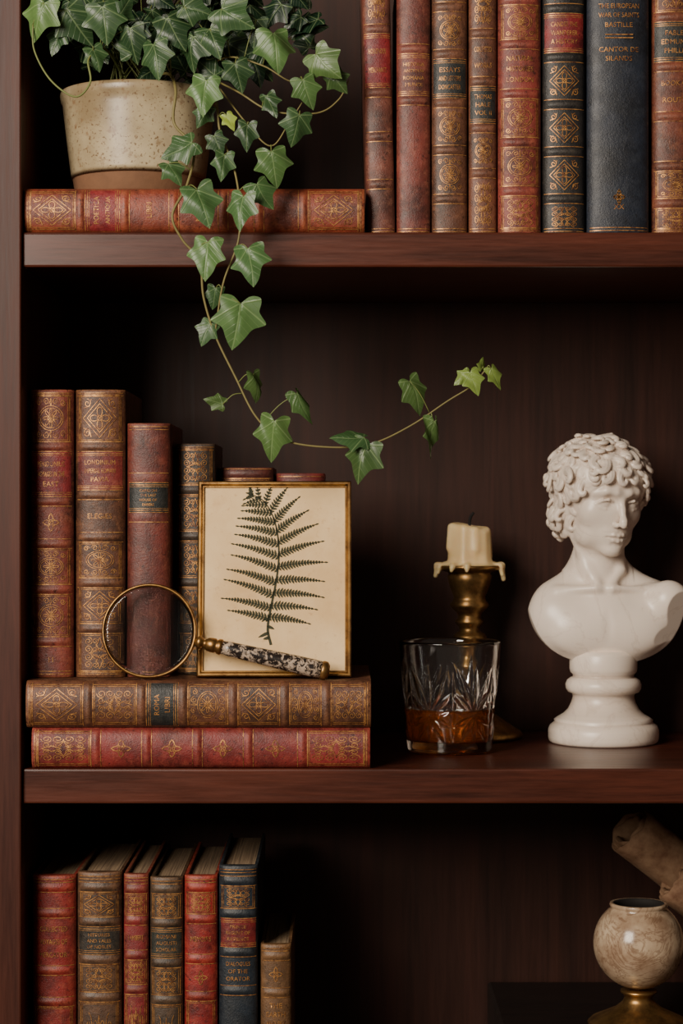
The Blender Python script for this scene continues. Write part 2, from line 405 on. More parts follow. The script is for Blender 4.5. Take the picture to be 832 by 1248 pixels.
def make_book(name,w,h,d,lm,bands,panels,parent,frames=True,bh=0.0013,caps=True):
    mb=MB(); b=min(0.2*w,0.008)
    bz=[h*(1-f) for f in bands]
    def band(z):
        r=0
        for q in bz: r=max(r,math.exp(-((z-q)/0.0026)**4))
        return r*bh
    def ys(u):
        t=min(abs(2*u/w),1); return b*(0.55*t*t+0.45*t**8)
    def edge(z):
        e=min(z,h-z); return 0 if e>0.002 else 0.0012*(1-e/0.002)**2
    def SP(u,z,off): 
        t=min(abs(2*u/w),1); return (u,ys(u)-band(z)*(1-t**6)+edge(z)-off,z)
    nz=max(8,int(h/0.0014)); zs=[h*i/nz for i in range(nz+1)]
    us=[-w/2*math.cos(math.pi*i/22) for i in range(23)]
    bt=0.0026
    def sect(z):
        pts=[]
        g=0.0008
        pts+=[(-w/2+bt,d,z),(-w/2,d,z),(-w/2,d*0.6,z),(-w/2,b+0.008,z),(-w/2+g,b+0.005,z),(-w/2,b+0.002,z)]
        pts+=[SP(u,z,0) for u in us]
        pts+=[(w/2,b+0.002,z),(w/2-g,b+0.005,z),(w/2,b+0.008,z),(w/2,d*0.6,z),(w/2,d,z),(w/2-bt,d,z)]
        pts+=[(w/2-bt,b+0.004,z),(-w/2+bt,b+0.004,z)]
        return pts
    vs=[];fs=[]; n=len(sect(0))
    for z in zs: vs+=sect(z)
    for j in range(nz):
        for i in range(n):
            a=j*n+i;c=j*n+(i+1)%n; fs.append((a,c,c+n,a+n))
    mb.add(vs,fs,lm)
    mb.add(sect(0),[tuple(range(n))[::-1]],lm,False); mb.add(sect(h),[tuple(range(n))],lm,False)
    mb.box((-w/2+bt+0.0001,b+0.0042,0.003),(w/2-bt-0.0001,d-0.004,h-0.004),M_page)
    def ribbon(pl,wd,off=0.0004):
        P=[]
        for (p,q) in zip(pl[:-1],pl[1:]):
            L=math.hypot(q[0]-p[0],q[1]-p[1]); k=max(1,int(L/0.0016))
            for i in range(k): P.append((p[0]+(q[0]-p[0])*i/k,p[1]+(q[1]-p[1])*i/k))
        P.append(pl[-1]); V=[];F=[]
        for i,p in enumerate(P):
            a=P[max(i-1,0)];c=P[min(i+1,len(P)-1)]; dx=c[0]-a[0];dz=c[1]-a[1];L=math.hypot(dx,dz)+1e-9
            nx,nz_=-dz/L*wd/2,dx/L*wd/2
            V.append(SP(p[0]+nx,p[1]+nz_,off));V.append(SP(p[0]-nx,p[1]-nz_,off))
        for i in range(len(P)-1): F.append((2*i,2*i+1,2*i+3,2*i+2))
        mb.add(V,F,M_gold)
    def hl(z,wd=0.0006,fr=0.93): ribbon([(-w/2*fr,z),(w/2*fr,z)],wd)
    def text(lines,zc,hh,ww=0.62):
        n_=len(lines); lh=2*hh/(n_+0.3*(n_-1)) if n_ else 0
        for i,t in enumerate(lines):
            V,F,asp=textmesh(t); sz=min(lh*0.72,0.0044); wid=asp*sz
            if wid>ww*w: wid=ww*w
            z=zc+hh-lh*0.5-i*lh*1.3
            mb.add([SP(v[0]*wid,z+v[1]*sz,0.0005) for v in V],F,M_gold)
    ed=[0.0]+list(bands)+[1.0]
    for q in bz:
        hl(q+0.0042);hl(q-0.0042)
    if caps:
        for zz in (0.003,0.0055,h-0.003,h-0.0055): hl(zz,0.0006)
    for i,pn in enumerate(panels):
        if not pn: continue
        z1=h*(1-ed[i])-0.0055; z0=h*(1-ed[i+1])+0.0055; zc=(z0+z1)/2; hh=(z1-z0)/2; a=w/2*0.70
        if isinstance(pn,tuple):
            if pn[0]=='L':
                fr=0.9; nu=14; V=[];F=[]; nr=10
                for r in range(nr+1):
                    for c in range(nu+1): V.append(SP(-w/2*fr+w*fr*c/nu,z0-0.001+(z1-z0+0.002)*r/nr,0.00025))
                for r in range(nr):
                    for c in range(nu): k=r*(nu+1)+c; F.append((k,k+1,k+nu+2,k+nu+1))
                mb.add(V,F,pn[1]); hl(z0+0.0006);hl(z1-0.0006); hl(z0+0.0022,0.0004);hl(z1-0.0022,0.0004)
                text(pn[2],zc,hh*0.66)
            elif pn[0]=='T': text(pn[1],zc,hh*0.8)
        else:
            if frames and pn!='S':
                for g,wd in ((0,0.0006),(0.0014,0.0004)):
                    A=w/2*0.84-g;Bz=hh+0.001-g
                    ribbon([(-A,zc-Bz),(A,zc-Bz),(A,zc+Bz),(-A,zc+Bz),(-A,zc-Bz)],wd)
            if hh>a*1.5 and pn in 'DM': bb=a*1.3
            else: bb=hh*0.9
            if pn=='S': bb=min(hh*0.7,a*0.8); a=bb*0.9
            for pl in orn(pn): ribbon([(p[0]*a,zc+p[1]*bb) for p in pl],0.0005 if pn!='D' else 0.0006)
    ob=mb.build(name,parent); return ob
RED=(130,50,40);BRN=(104,62,42);BLK=(34,33,34);NAV=(30,37,50);CRM=(138,40,40)
Lred=leather((132,30,36),(160,70,60)); Lblk=leather((32,36,36),(70,62,52))
def T(*a): return ('T',list(a))
def L(m,*a): return ('L',m,list(a))
def upright(par,nm,px0,px1,pyt,y,zb,d,lc,bands,panels,lean=0,wear=None,**kw):
    k=K(y); x0=(px0-416)*S*k; x1=(px1-416)*S*k; h=Z0+(624-pyt)*S*k-zb
    lm=leather(lc,wear) if wear else leather(lc)
    o=make_book(nm,x1-x0-0.0006,h,d,lm,bands,panels,par,**kw)
    o.location=((x0+x1)/2,y,zb+0.0002); o.rotation_euler=(0,lean,0); return o
par=empty('leather_bound_books'); par_top=par
def fr(py,t=-40,b=283): return (py-t)/(b-t)
U=lambda *a,**k: upright(par,*a,**k)
U('book_1',447,482,-42,0.02,ZT,0.16,(112,60,48),[fr(36),fr(112),fr(165),fr(222)],['F',L(Lred,'HOLLENDER','MERCHANTS'),'','',''],lean=-0.022,frames=False,wear=(150,100,78))
U('book_2',483,525,-35,0.02,ZT,0.16,(126,58,48),[fr(55),fr(118)],['',L(leather((126,58,48),(154,96,74)),'HISTORIA','ANTIQUA','ROMANA','MUNDI'),''],frames=False,wear=(154,96,74))
U('book_3',526,570,-45,0.02,ZT,0.16,(100,62,44),[fr(12),fr(68),fr(126),fr(182),fr(240)],['','M',L(Lblk,'ESSAYS','AND LETTERS','DONCASTER'),'M','M',''],frames=False,wear=(140,92,64))
U('book_4',571,606,-30,0.02,ZT,0.16,(108,64,46),[fr(32),fr(92),fr(150),fr(206)],['F',T('COLLECTED','WORKS'),L(Lblk,'THOMAS','HALE','VOL II'),'M','F'],frames=False,wear=(140,92,64))
U('book_5',607,660,-50,0.015,ZT,0.17,(134,56,48),[fr(8),fr(60),fr(118),fr(175),fr(232)],['','M',T('NATURAL','HISTORIES','LONDON'),'M','M','F'],wear=(166,90,66))
U('book_6',661,714,-45,0.018,ZT,0.17,BLK,[fr(14),fr(72),fr(128),fr(184),fr(240)],['F',L(Lred,'CANDEE THE','WANDERER','A HISTORY'),'D','D','D','F'],wear=(70,62,52),frames=False)
U('book_7',716,792,-48,0.012,ZT,0.17,NAV,[fr(-30)],['',''],wear=(54,58,66),frames=False)
U('book_8',795,852,-40,0.018,ZT,0.17,(118,60,42),[fr(20),fr(80),fr(140),fr(200),fr(245)],['F',L(Lblk,'FABLES','EDMUND','PHILLIP'),T('BOOK OF','ROUTES'),'','M','F'])
U('book_9',853,905,-40,0.02,ZT,0.17,CRM,[.2,.4,.6,.8],['F','M','M','M','F'])
U('book_10',906,960,-40,0.02,ZT,0.17,BRN,[.2,.4,.6,.8],['F','M','M','M','F'])
ZB=Z0-0.1438
par=empty('leather_bound_books')
def fm(py,t=475,b=828): return (py-t)/(b-t)
U('book_1',35,89,475,0.03,ZB,0.15,(122,52,42),[fm(545),fm(612),fm(664),fm(720),fm(784)],['M',L(Lred,'PERIDONIUS','VOYAGES IN THE','EAST'),'S','M','M',T('11')],frames=True,wear=(154,88,62))
U('book_2',91,152,475,0.03,ZB,0.16,(96,58,40),[fm(545),fm(604),fm(656),fm(712),fm(768)],['D',L(leather((118,38,36),(150,80,60)),'LONDINIUM','IMPERIAL ROMAN','PAVIA'),T('ELEGIES'),'M','D','F'],wear=(140,92,60))
U('book_3',154,207,516,0.032,ZB,0.15,(108,46,38),[.215,.37],['',L(Lblk,'CARILLON','THE LAST','HOUSE OF','FABERS'),''],frames=False,bh=0.0003,wear=(140,80,60))
U('book_4',214,262,541,0.062,ZB,0.12,(62,50,42),[.2,.4,.6,.8],['F','F','F','F','F'],wear=(90,70,54))
U('book_5',267,333,570,0.085,ZB,0.10,(90,42,36),[.03,.3,.6,.8],['','F','F','F','F'],caps=False,wear=(106,60,50))
U('book_6',336,396,577,0.09,ZB,0.10,(112,40,38),[.04,.3,.6,.8],['','F','F','F','F'],caps=False,wear=(126,60,50))
par=empty('leather_bound_books')
U('book_1',38,92,1068,0.03,ZL,0.19,(142,42,38),[.04,.13,.33,.44],['','',T('COLLECTED','VOYAGES OF','MERCATOR'),'','D'],wear=(168,84,60))
U('book_2',93,148,1064,0.03,ZL,0.19,(88,64,48),[.05,.17,.30,.43],['','D',L(leather((48,46,42),(90,76,60)),'HISTORIES','AND TALES','OF NOBLES'),'F','F'],wear=(130,92,64))
U('book_3',150,181,1066,0.03,ZL,0.19,(130,40,42),[.05,.16,.28,.4],['','F',T('LAMBERT'),'F','F'])
U('book_4',182,223,1070,0.03,ZL,0.19,(72,58,46),[.04,.16,.3,.43],['','F',L(leather((46,52,46),(90,76,60)),'ROMANI','AUGUSTI','SCHOLAR'),'F','F'],wear=(116,86,60))
U('book_5',224,265,1068,0.03,ZL,0.19,(148,38,36),[.04,.15,.29,.42],['','F',T('MEMOIRS'),'S','M'],wear=(178,84,60))
U('book_6',266,314,1056,0.03,ZL,0.19,(30,40,50),[.05,.16,.29,.42],['','F',L(leather((138,34,38),(160,70,60)),'PRINCE','REGENT OF','PATIENCE'),T('DIALOGUES','OF THE','ORATOR'),T('III')],wear=(62,64,66))
U('book_7',317,355,1152,0.03,ZL,0.17,(112,80,52),[.05,.22,.42],['','S',T('THE','EARTH','AND SKY'),'F'],wear=(144,106,70))
def flat_titles():
    k=K(0.012); x=(754-416)*S*k; w=76*S*k*0.9
    mb=MB(); b=0.008
    def add(t,py,wd,sz):
        V,F,asp=textmesh(t)
        wid=min(asp*sz,wd)
        P=[]
        for v in V:
            u=v[0]*wid; tt=abs(2*u/(76*S*k)); yy=0.012+b*(0.55*tt*tt+0.45*tt**8)-0.0005
            P.append((x+u,yy,Z0+(624-py)*S*k+v[1]*sz))
        mb.add(P,F,M_gold)
    for t,py in (('PHYSICIAN','-4'),('THE EUROPEAN','7'),('WAR OF SAINTS','18'),('BASTILLE','30'),('CANTOR DE','60'),('SILANDS','71')):
        add(t,float(py),w*0.72,0.0042)
    add('XX',252,w*0.3,0.0042)
    def rib(pl,py,s):
        for (p,q) in zip(pl[:-1],pl[1:]):
            dx=q[0]-p[0];dz=q[1]-p[1];Ln=math.hypot(dx,dz)+1e-9; nx,nz=-dz/Ln*0.0004,dx/Ln*0.0004
            zc=Z0+(624-py)*S*k
            mb.add([(x+p[0]*s+nx,0.0115,zc+p[1]*s*1.3+nz),(x+p[0]*s-nx,0.0115,zc+p[1]*s*1.3-nz),(x+q[0]*s-nx,0.0115,zc+q[1]*s*1.3-nz),(x+q[0]*s+nx,0.0115,zc+q[1]*s*1.3+nz)],[(0,1,2,3)],M_gold)
    for pl in orn('S'): rib(pl,240,0.0055)
    for py in (42,46): rib([(-1,0),(1,0)],py,w*0.25)
    mb.build('book_7_gilding',par_top)
flat_titles()
def lying(name,px0,px1,y,zb,th,d,lc,bands,panels,wear=(150,95,65),**kw):
    k=K(y); x0=(px0-416)*S*k;x1=(px1-416)*S*k
    o=make_book(name,th-0.0004,x1-x0,d,leather(lc,wear),bands,panels,None,**kw)
    o.rotation_euler=(0,-math.pi/2,0); o.location=(x1,y,zb+th/2); return o
lying('antique_book',29,444,0.002,ZT,55*S,0.17,(138,60,42),[.165,.295,.44,.585,.69,.82],['D',L(Lred,'POETICA','ANTIQUA'),T('LIBRI'),T('MMXX'),'','','D'],wear=(178,100,62))
lying('antique_book',38,451,-0.003,ZM+0.0002,0.0348,0.19,(130,42,40),[.19,.34,.49,.64,.80],['F','S','S','S','S','F'],wear=(160,80,60))
lying('antique_book',31,452,-0.005,ZM+0.035,0.0403,0.19,(98,58,40),[.18,.335,.455,.60,.75,.87],['D','F',L(Lblk,'ROMA','LIBRI'),'M','D','M','F'],wear=(142,96,64))
# ---------------------------------------------------------------- framed fern
def fern():
    e=empty('framed_fern_print'); y=0.02; k=K(y+0.01); w=188*S*k; h=240*S*k
    mb=MB(); prof=[(0,0.006),(0,-0.004),(0.0012,-0.0058),(0.0028,-0.0058),(0.0042,-0.0035),(0.0052,-0.0035),(0.0056,-0.001)]
    vs=[];fs=[]
    for (o,yy) in prof: vs+=[(-w/2+o,yy,o),(w/2-o,yy,o),(w/2-o,yy,h-o),(-w/2+o,yy,h-o)]
    for j in range(len(prof)-1):
        for i in range(4): a=j*4+i;b=j*4+(i+1)%4; fs.append((a,b,b+4,a+4))
    fs.append((3,2,1,0))
    mb.add(vs,fs,M_brass,False); fo=mb.build('brass_frame',e)
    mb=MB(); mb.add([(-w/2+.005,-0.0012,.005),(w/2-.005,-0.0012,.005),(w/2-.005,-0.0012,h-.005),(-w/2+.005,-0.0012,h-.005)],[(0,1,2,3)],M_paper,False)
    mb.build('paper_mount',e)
    mb=MB()
    def P(px,py): return ((px-334)*S*k,-0.0016,(826-py)*S*k)
    stem=crom([(330,787,0),(326,768,0),(329,745,0),(335,715,0),(339,684,0),(338,655,0),(332,630,0),(320,610,0),(303,601,0)],8)
    def leaflet(c,d,L_,wd):
        nx,ny=-d[1],d[0]; V=[]
        for t,ww in ((0,.7),(.3,1),(.7,.7),(1,0.05)):
            for s_ in (-1,1): V.append(P(c[0]+d[0]*L_*t+nx*wd*ww*s_*.5,c[1]+d[1]*L_*t+ny*wd*ww*s_*.5))
        mb.add(V,[(0,1,3,2),(2,3,5,4),(4,5,7,6)],M_fern,False)
    def strip(a,b,w0,w1):
        dx,dy=b[0]-a[0],b[1]-a[1]; L_=math.hypot(dx,dy)+1e-9; nx,ny=-dy/L_,dx/L_
        mb.add([P(a[0]+nx*w0,a[1]+ny*w0),P(a[0]-nx*w0,a[1]-ny*w0),P(b[0]-nx*w1,b[1]-ny*w1),P(b[0]+nx*w1,b[1]+ny*w1)],[(0,1,2,3)],M_fern,False)
    for i in range(len(stem)-1):
        w0=1.1*(1-i/len(stem))+0.5; strip((stem[i].x,stem[i].y),(stem[i+1].x,stem[i+1].y),w0,w0)
    n=len(stem); rnd=random.Random(3); N=13
    for q in range(N):
        t=0.2+0.77*q/(N-1); ln=float(np.interp(t,[.2,.3,.42,.6,.78,.9,1.0],[50,60,60,52,36,20,7]))
        for sd in (-1,1):
            tt=t+(0.012 if sd>0 else 0); f=tt*(n-1); i=min(int(f),n-2); c=stem[i].lerp(stem[i+1],f-i); tg=(stem[i+1]-stem[i]).normalized()
            l=ln*(1+rnd.uniform(-.06,.06))*(0.94 if sd>0 else 1); ang=math.radians(float(np.interp(t,[.2,.5,1],[82,70,48]))+rnd.uniform(-3,3))
            a=math.atan2(tg.y,tg.x)+sd*ang
            x,y2=c.x,c.y; steps=max(4,int(l/3.6)); st=l/steps
            for s_ in range(steps):
                a+=sd*0.012*(1 if s_<steps*0.5 else 1.5); dx,dy=math.cos(a),math.sin(a); nxp=(x+dx*st,y2+dy*st)
                strip((x,y2),nxp,0.6,0.5)
                fr_=s_/steps; lf=(1-fr_**1.4)*min(6.6,l*0.15+1.8)*(0.75 if s_==0 else 1)+0.8
                for s2 in (-1,1):
                    aa=a+s2*math.radians(60); leaflet((x,y2),(math.cos(aa),math.sin(aa)),lf*rnd.uniform(.88,1.08),2.9)
                x,y2=nxp
            leaflet((x,y2),(math.cos(a),math.sin(a)),4,2.0)
    leaflet((stem[-1].x,stem[-1].y),(-1,-.2),5,2.5)
    for px,py,an,l in ((327,772,205,14),(326,764,-25,9),(328,778,195,8),(328,757,165,8)):
        leaflet((px,py),(math.cos(math.radians(an)),-math.sin(math.radians(an))),l,4)
    mb.build('pressed_fern',e)
    e.rotation_euler=(math.radians(-7),0,0); e.location=((334-416)*S*k,y+0.008,ZB+0.0008)
fern()
# ---------------------------------------------------------------- magnifying glass
def magnifier():
    e=empty('magnifying_glass'); k=K(0.012); s=S*k
    mb=MB(); R=56*s; r=2.4*s; nu,nv=96,12; vs=[];fs=[]
    for i in range(nu):
        a=2*math.pi*i/nu
        for j in range(nv):
            b=2*math.pi*j/nv; rr=R+r*math.cos(b)*0.9; vs.append((rr*math.cos(a),r*1.7*math.sin(b),rr*math.sin(a)))
    for i in range(nu):
        for j in range(nv): fs.append((i*nv+j,i*nv+(j+1)%nv,((i+1)%nu)*nv+(j+1)%nv,((i+1)%nu)*nv+j))
    mb.add(vs,fs,M_brass)
    def lx(prof,mat,n=32):
        vs=[];fs=[]
        for (x,rr) in prof:
            for j in range(n): a=2*math.pi*j/n; vs.append((x*s,rr*s*math.cos(a),rr*s*math.sin(a)))
        for i in range(len(prof)-1):
            for j in range(n): fs.append((i*n+j,i*n+(j+1)%n,(i+1)*n+(j+1)%n,(i+1)*n+j))
        fs.append(tuple(range(n))); fs.append(tuple((len(prof)-1)*n+j for j in range(n))[::-1])
        mb.add(vs,fs,mat)
    lx([(56,3),(60,6.5),(63,8.5),(66,6),(68,4.5),(71,6),(73,8),(78,9),(82,9),(84,7.5),(86,9.5),(90,9.8),(91,8.6)],M_brass)
    lx([(90.5,8.3),(100,9),(130,9.6),(170,10.6),(205,11),(216,10.6)],M_handle)
    lx([(215,11.2),(217,11.8),(221,11.4),(224,8),(225,2)],M_brass2)
    mb.build('ring_and_handle',e,fix=True)
    ml=MB(); prof=[]
    for i in range(13):
        t=i/12; prof.append((R*0.985*t,0.0012+0.0012*(1-t*t)))
    vs=[];fs=[];n=64; allp=prof+[(p[0],-p[1]) for p in prof[::-1]]
    for (rr,yy) in allp:
        rr=max(rr,1e-5)
        for j in range(n): a=2*math.pi*j/n; vs.append((rr*math.cos(a),yy,rr*math.sin(a)))
    for i in range(len(allp)-1):
        for j in range(n): fs.append((i*n+j,i*n+(j+1)%n,(i+1)*n+(j+1)%n,(i+1)*n+j))
    ml.add(vs,fs,M_lens); ml.build('lens',e,fix=True)
    p=W(182,769,0.012); p.z=ZB+59.2*s
    e.matrix_world=Matrix.Translation(p)@Matrix.Rotation(math.radians(-8),4,'X')@Matrix.Rotation(math.radians(12.8),4,'Y')
magnifier()
# ---------------------------------------------------------------- whisky glass
def tumbler():
    y=0.13; k=K(y); s=S*k; cx=(548-416)*s
    e=empty('whisky_tumbler',(cx,y,ZM+0.0003))
    H=134*s; Rb=51*s; Rt=62*s
    def Ro(z): 
        t=z/H; r=Rb+(Rt-Rb)*t**0.9
        if z<0.003: r-=0.003*(1-math.sqrt(max(0,1-(1-z/0.003)**2)))
        return r
    nm=6
    arms=[(math.radians(a),l) for a,l in ((90,.48),(66,.46),(114,.46),(42,.34),(138,.34),(-90,.24),(-60,.28),(-120,.28),(12,.24),(168,.24),(-28,.26),(-152,.26))]
    def cut(a,z):
        r=Ro(z); sector=2*math.pi/nm; th=((a+sector/2)%sector)-sector/2
        u=th*r; v=z-H*0.36; best=0
        for an,l in arms:
            dx,dz=math.cos(an),math.sin(an); t=u*dx+v*dz; Lr=l*H
            if t<0 or t>Lr: continue
            dd=abs(-u*dz+v*dx); wd=0.0036*math.sin(math.pi*min(1,max(0.0,(t/Lr)))**0.7)+0.0003
            if dd<wd: best=max(best,(1-dd/wd)*wd*0.6)
        th2=(a%sector)-sector/2; u2=abs(th2*r); zz=z/H
        if 0.08<zz<0.76:
            wd=0.0038*math.sin(math.pi*(zz-0.08)/0.68)
            if u2<wd: best=max(best,(wd-u2)*0.6)
        return -min(best,0.0015)
    mb=MB(); n=480; vs=[];fs=[]
    outer=[(0.0005,0.0008),(Rb*0.55,0.0008),(Rb*0.8,0.0002)]
    zs=[H*i/130 for i in range(131)]
    rings=[]
    for r,z in outer: rings.append([(r*math.cos(2*math.pi*i/n),r*math.sin(2*math.pi*i/n),z) for i in range(n)])
    for z in zs:
        ring=[]
        for i in range(n):
            a=2*math.pi*i/n; r=Ro(z)+(cut(a,z) if z>0.004 else 0); ring.append((r*math.cos(a),r*math.sin(a),z))
        rings.append(ring)
    wt=0.0022; zi=0.011
    rings.append([((Ro(H)-wt*.5)*math.cos(2*math.pi*i/n),(Ro(H)-wt*.5)*math.sin(2*math.pi*i/n),H+0.0007) for i in range(n)])
    inn=[]
    for i in range(30):
        z=H-(H-zi-0.004)*i/29; inn.append((Ro(z)-wt-0.0012*(1-z/H),z))
    ri=inn[-1][0]
    for t in (0.3,0.6,0.85,1.0): inn.append((ri-0.004*(1-math.cos(t*math.pi/2)),zi+0.004*(1-math.sin(t*math.pi/2))))
    inn.append((ri*0.5,zi-0.0003)); inn.append((0.0005,zi-0.0004))
    for r,z in inn: rings.append([(r*math.cos(2*math.pi*i/n),r*math.sin(2*math.pi*i/n),z) for i in range(n)])
    for r in rings: vs+=r
    for j in range(len(rings)-1):
        for i in range(n): a=j*n+i;b=j*n+(i+1)%n; fs.append((a,b,b+n,a+n))
    fs.append(tuple(range(n))[::-1]); fs.append(tuple((len(rings)-1)*n+i for i in range(n)))
    mb.add(vs,fs,M_glass); mb.build('cut_crystal',e)
    lv=H*0.40; ml=MB(); prof=[(0.0003,zi-0.0008),(ri*0.5,zi-0.0007)]
    for t in (1.0,.85,.6,.3): prof.append((ri-0.004*(1-math.cos(t*math.pi/2))+0.0004,zi+0.004*(1-math.sin(t*math.pi/2))-0.0003))
    for i in range(8):
        z=zi+0.004+(lv-zi-0.004)*i/7; prof.append((Ro(z)-wt-0.0012*(1-z/H)+0.0004,z))
    prof+= [(Ro(lv)-wt-0.0012-0.001,lv-0.0003),(0.0003,lv-0.0004)]
    ml.lathe(prof,M_whisky,96); ml.build('whisky',e,fix=True)
tumbler()
# ---------------------------------------------------------------- candlestick
def candlestick():
    y=0.245; k=K(y); s=S*k; cx=(572-416)*s
    e=empty('brass_candlestick',(cx,y,ZM+0.0002)); base=624+313/k
    prof=[(0.5,base),(60,base),(64,base-2),(65,base-5),(62,base-9),(55,base-13),(48,base-18),(36,base-26),(26,base-32),(17,base-38),(13,base-46),(11,base-60),(12,base-75),(17,base-84),(17,base-88),(12,base-94),(11,800),(13,790),(20,782),(21,777),(19,773),(12,769),(13,764),(17,760),(18,757),(14,753),(15,747),(22,741),(24,737),(20,732),(19,728),(23,718),(26,708),(27,702),(25,699),(28,697),(38,694),(40,691),(39,689),(30,690),(0.5,691)]
    mb=MB(); mb.lathe([(r*s,(base-py)*s) for r,py in prof],M_brass2,72); mb.build('brass_stem',e,fix=True)
    F=Field((-48,-48,-30),(48,48,70),1.0)
    F.cap((0,0,2),(0,0,60),26.5,25.5,2)
    sl,X,Y,Z=F.win((-48,-48,-30),(48,48,70))
    th=np.arctan2(Y,X)
    topz=51-3.2*np.cos(th+0.4)+0.6*np.sin(th*3+1)+0*Z
    kk=8.0; d=(Z-topz); hh=np.maximum(kk-np.abs(F.f-d),0)/kk
    F.f=(np.maximum(F.f,d)+hh*hh*kk*0.25).astype(np.float32)
    F.f=np.maximum(F.f,(0.5-Z)+0*X+0*Y).astype(np.float32)
    F.ell((0,0,62),(18,18,15),6,mode='s')
    F.ell((0,0,1),(38,38,3.0),8)
    for a,zt,zb_,r in ((20,42,14,3.0),(-30,44,4,2.4),(195,48,24,2.6),(250,46,10,2.6),(285,44,22,2.2),(310,40,4,2.4)):
        an=math.radians(a); F.chain([(23.5*math.cos(an),23.5*math.sin(an),zt),(25.5*math.cos(an),25.5*math.sin(an),zb_)],[r*.6,r],9)
    for a,zb_,r in ((2,-15,3.4),(-22,-9,2.8),(182,-11,3.2),(200,-7,2.6),(262,-4,2.4),(235,-4,2.4)):
        an=math.radians(a); F.chain([(30*math.cos(an),30*math.sin(an),2.5),(39*math.cos(an),39*math.sin(an),1.5),(41.5*math.cos(an),41.5*math.sin(an),zb_)],[r,r,r*.8],4)
    V,Q=F.mesh()
    me=bpy.data.meshes.new('wax'); me.from_pydata([(a*s,b*s,(c+base-691)*s) for a,b,c in V],[],Q.tolist()); me.materials.append(M_wax)
    me.polygons.foreach_set('use_smooth',[True]*len(me.polygons)); o=bpy.data.objects.new('candle_wax',me); col.objects.link(o); o.parent=e
    mb=MB(); tube(mb,crom([(0,0,(base-652)*s),(0,0,(base-639)*s),(1*s,0,(base-631)*s),(5*s,-1*s,(base-625)*s)],5),1.8*s,M_wick,8); mb.build('wick',e)
candlestick()
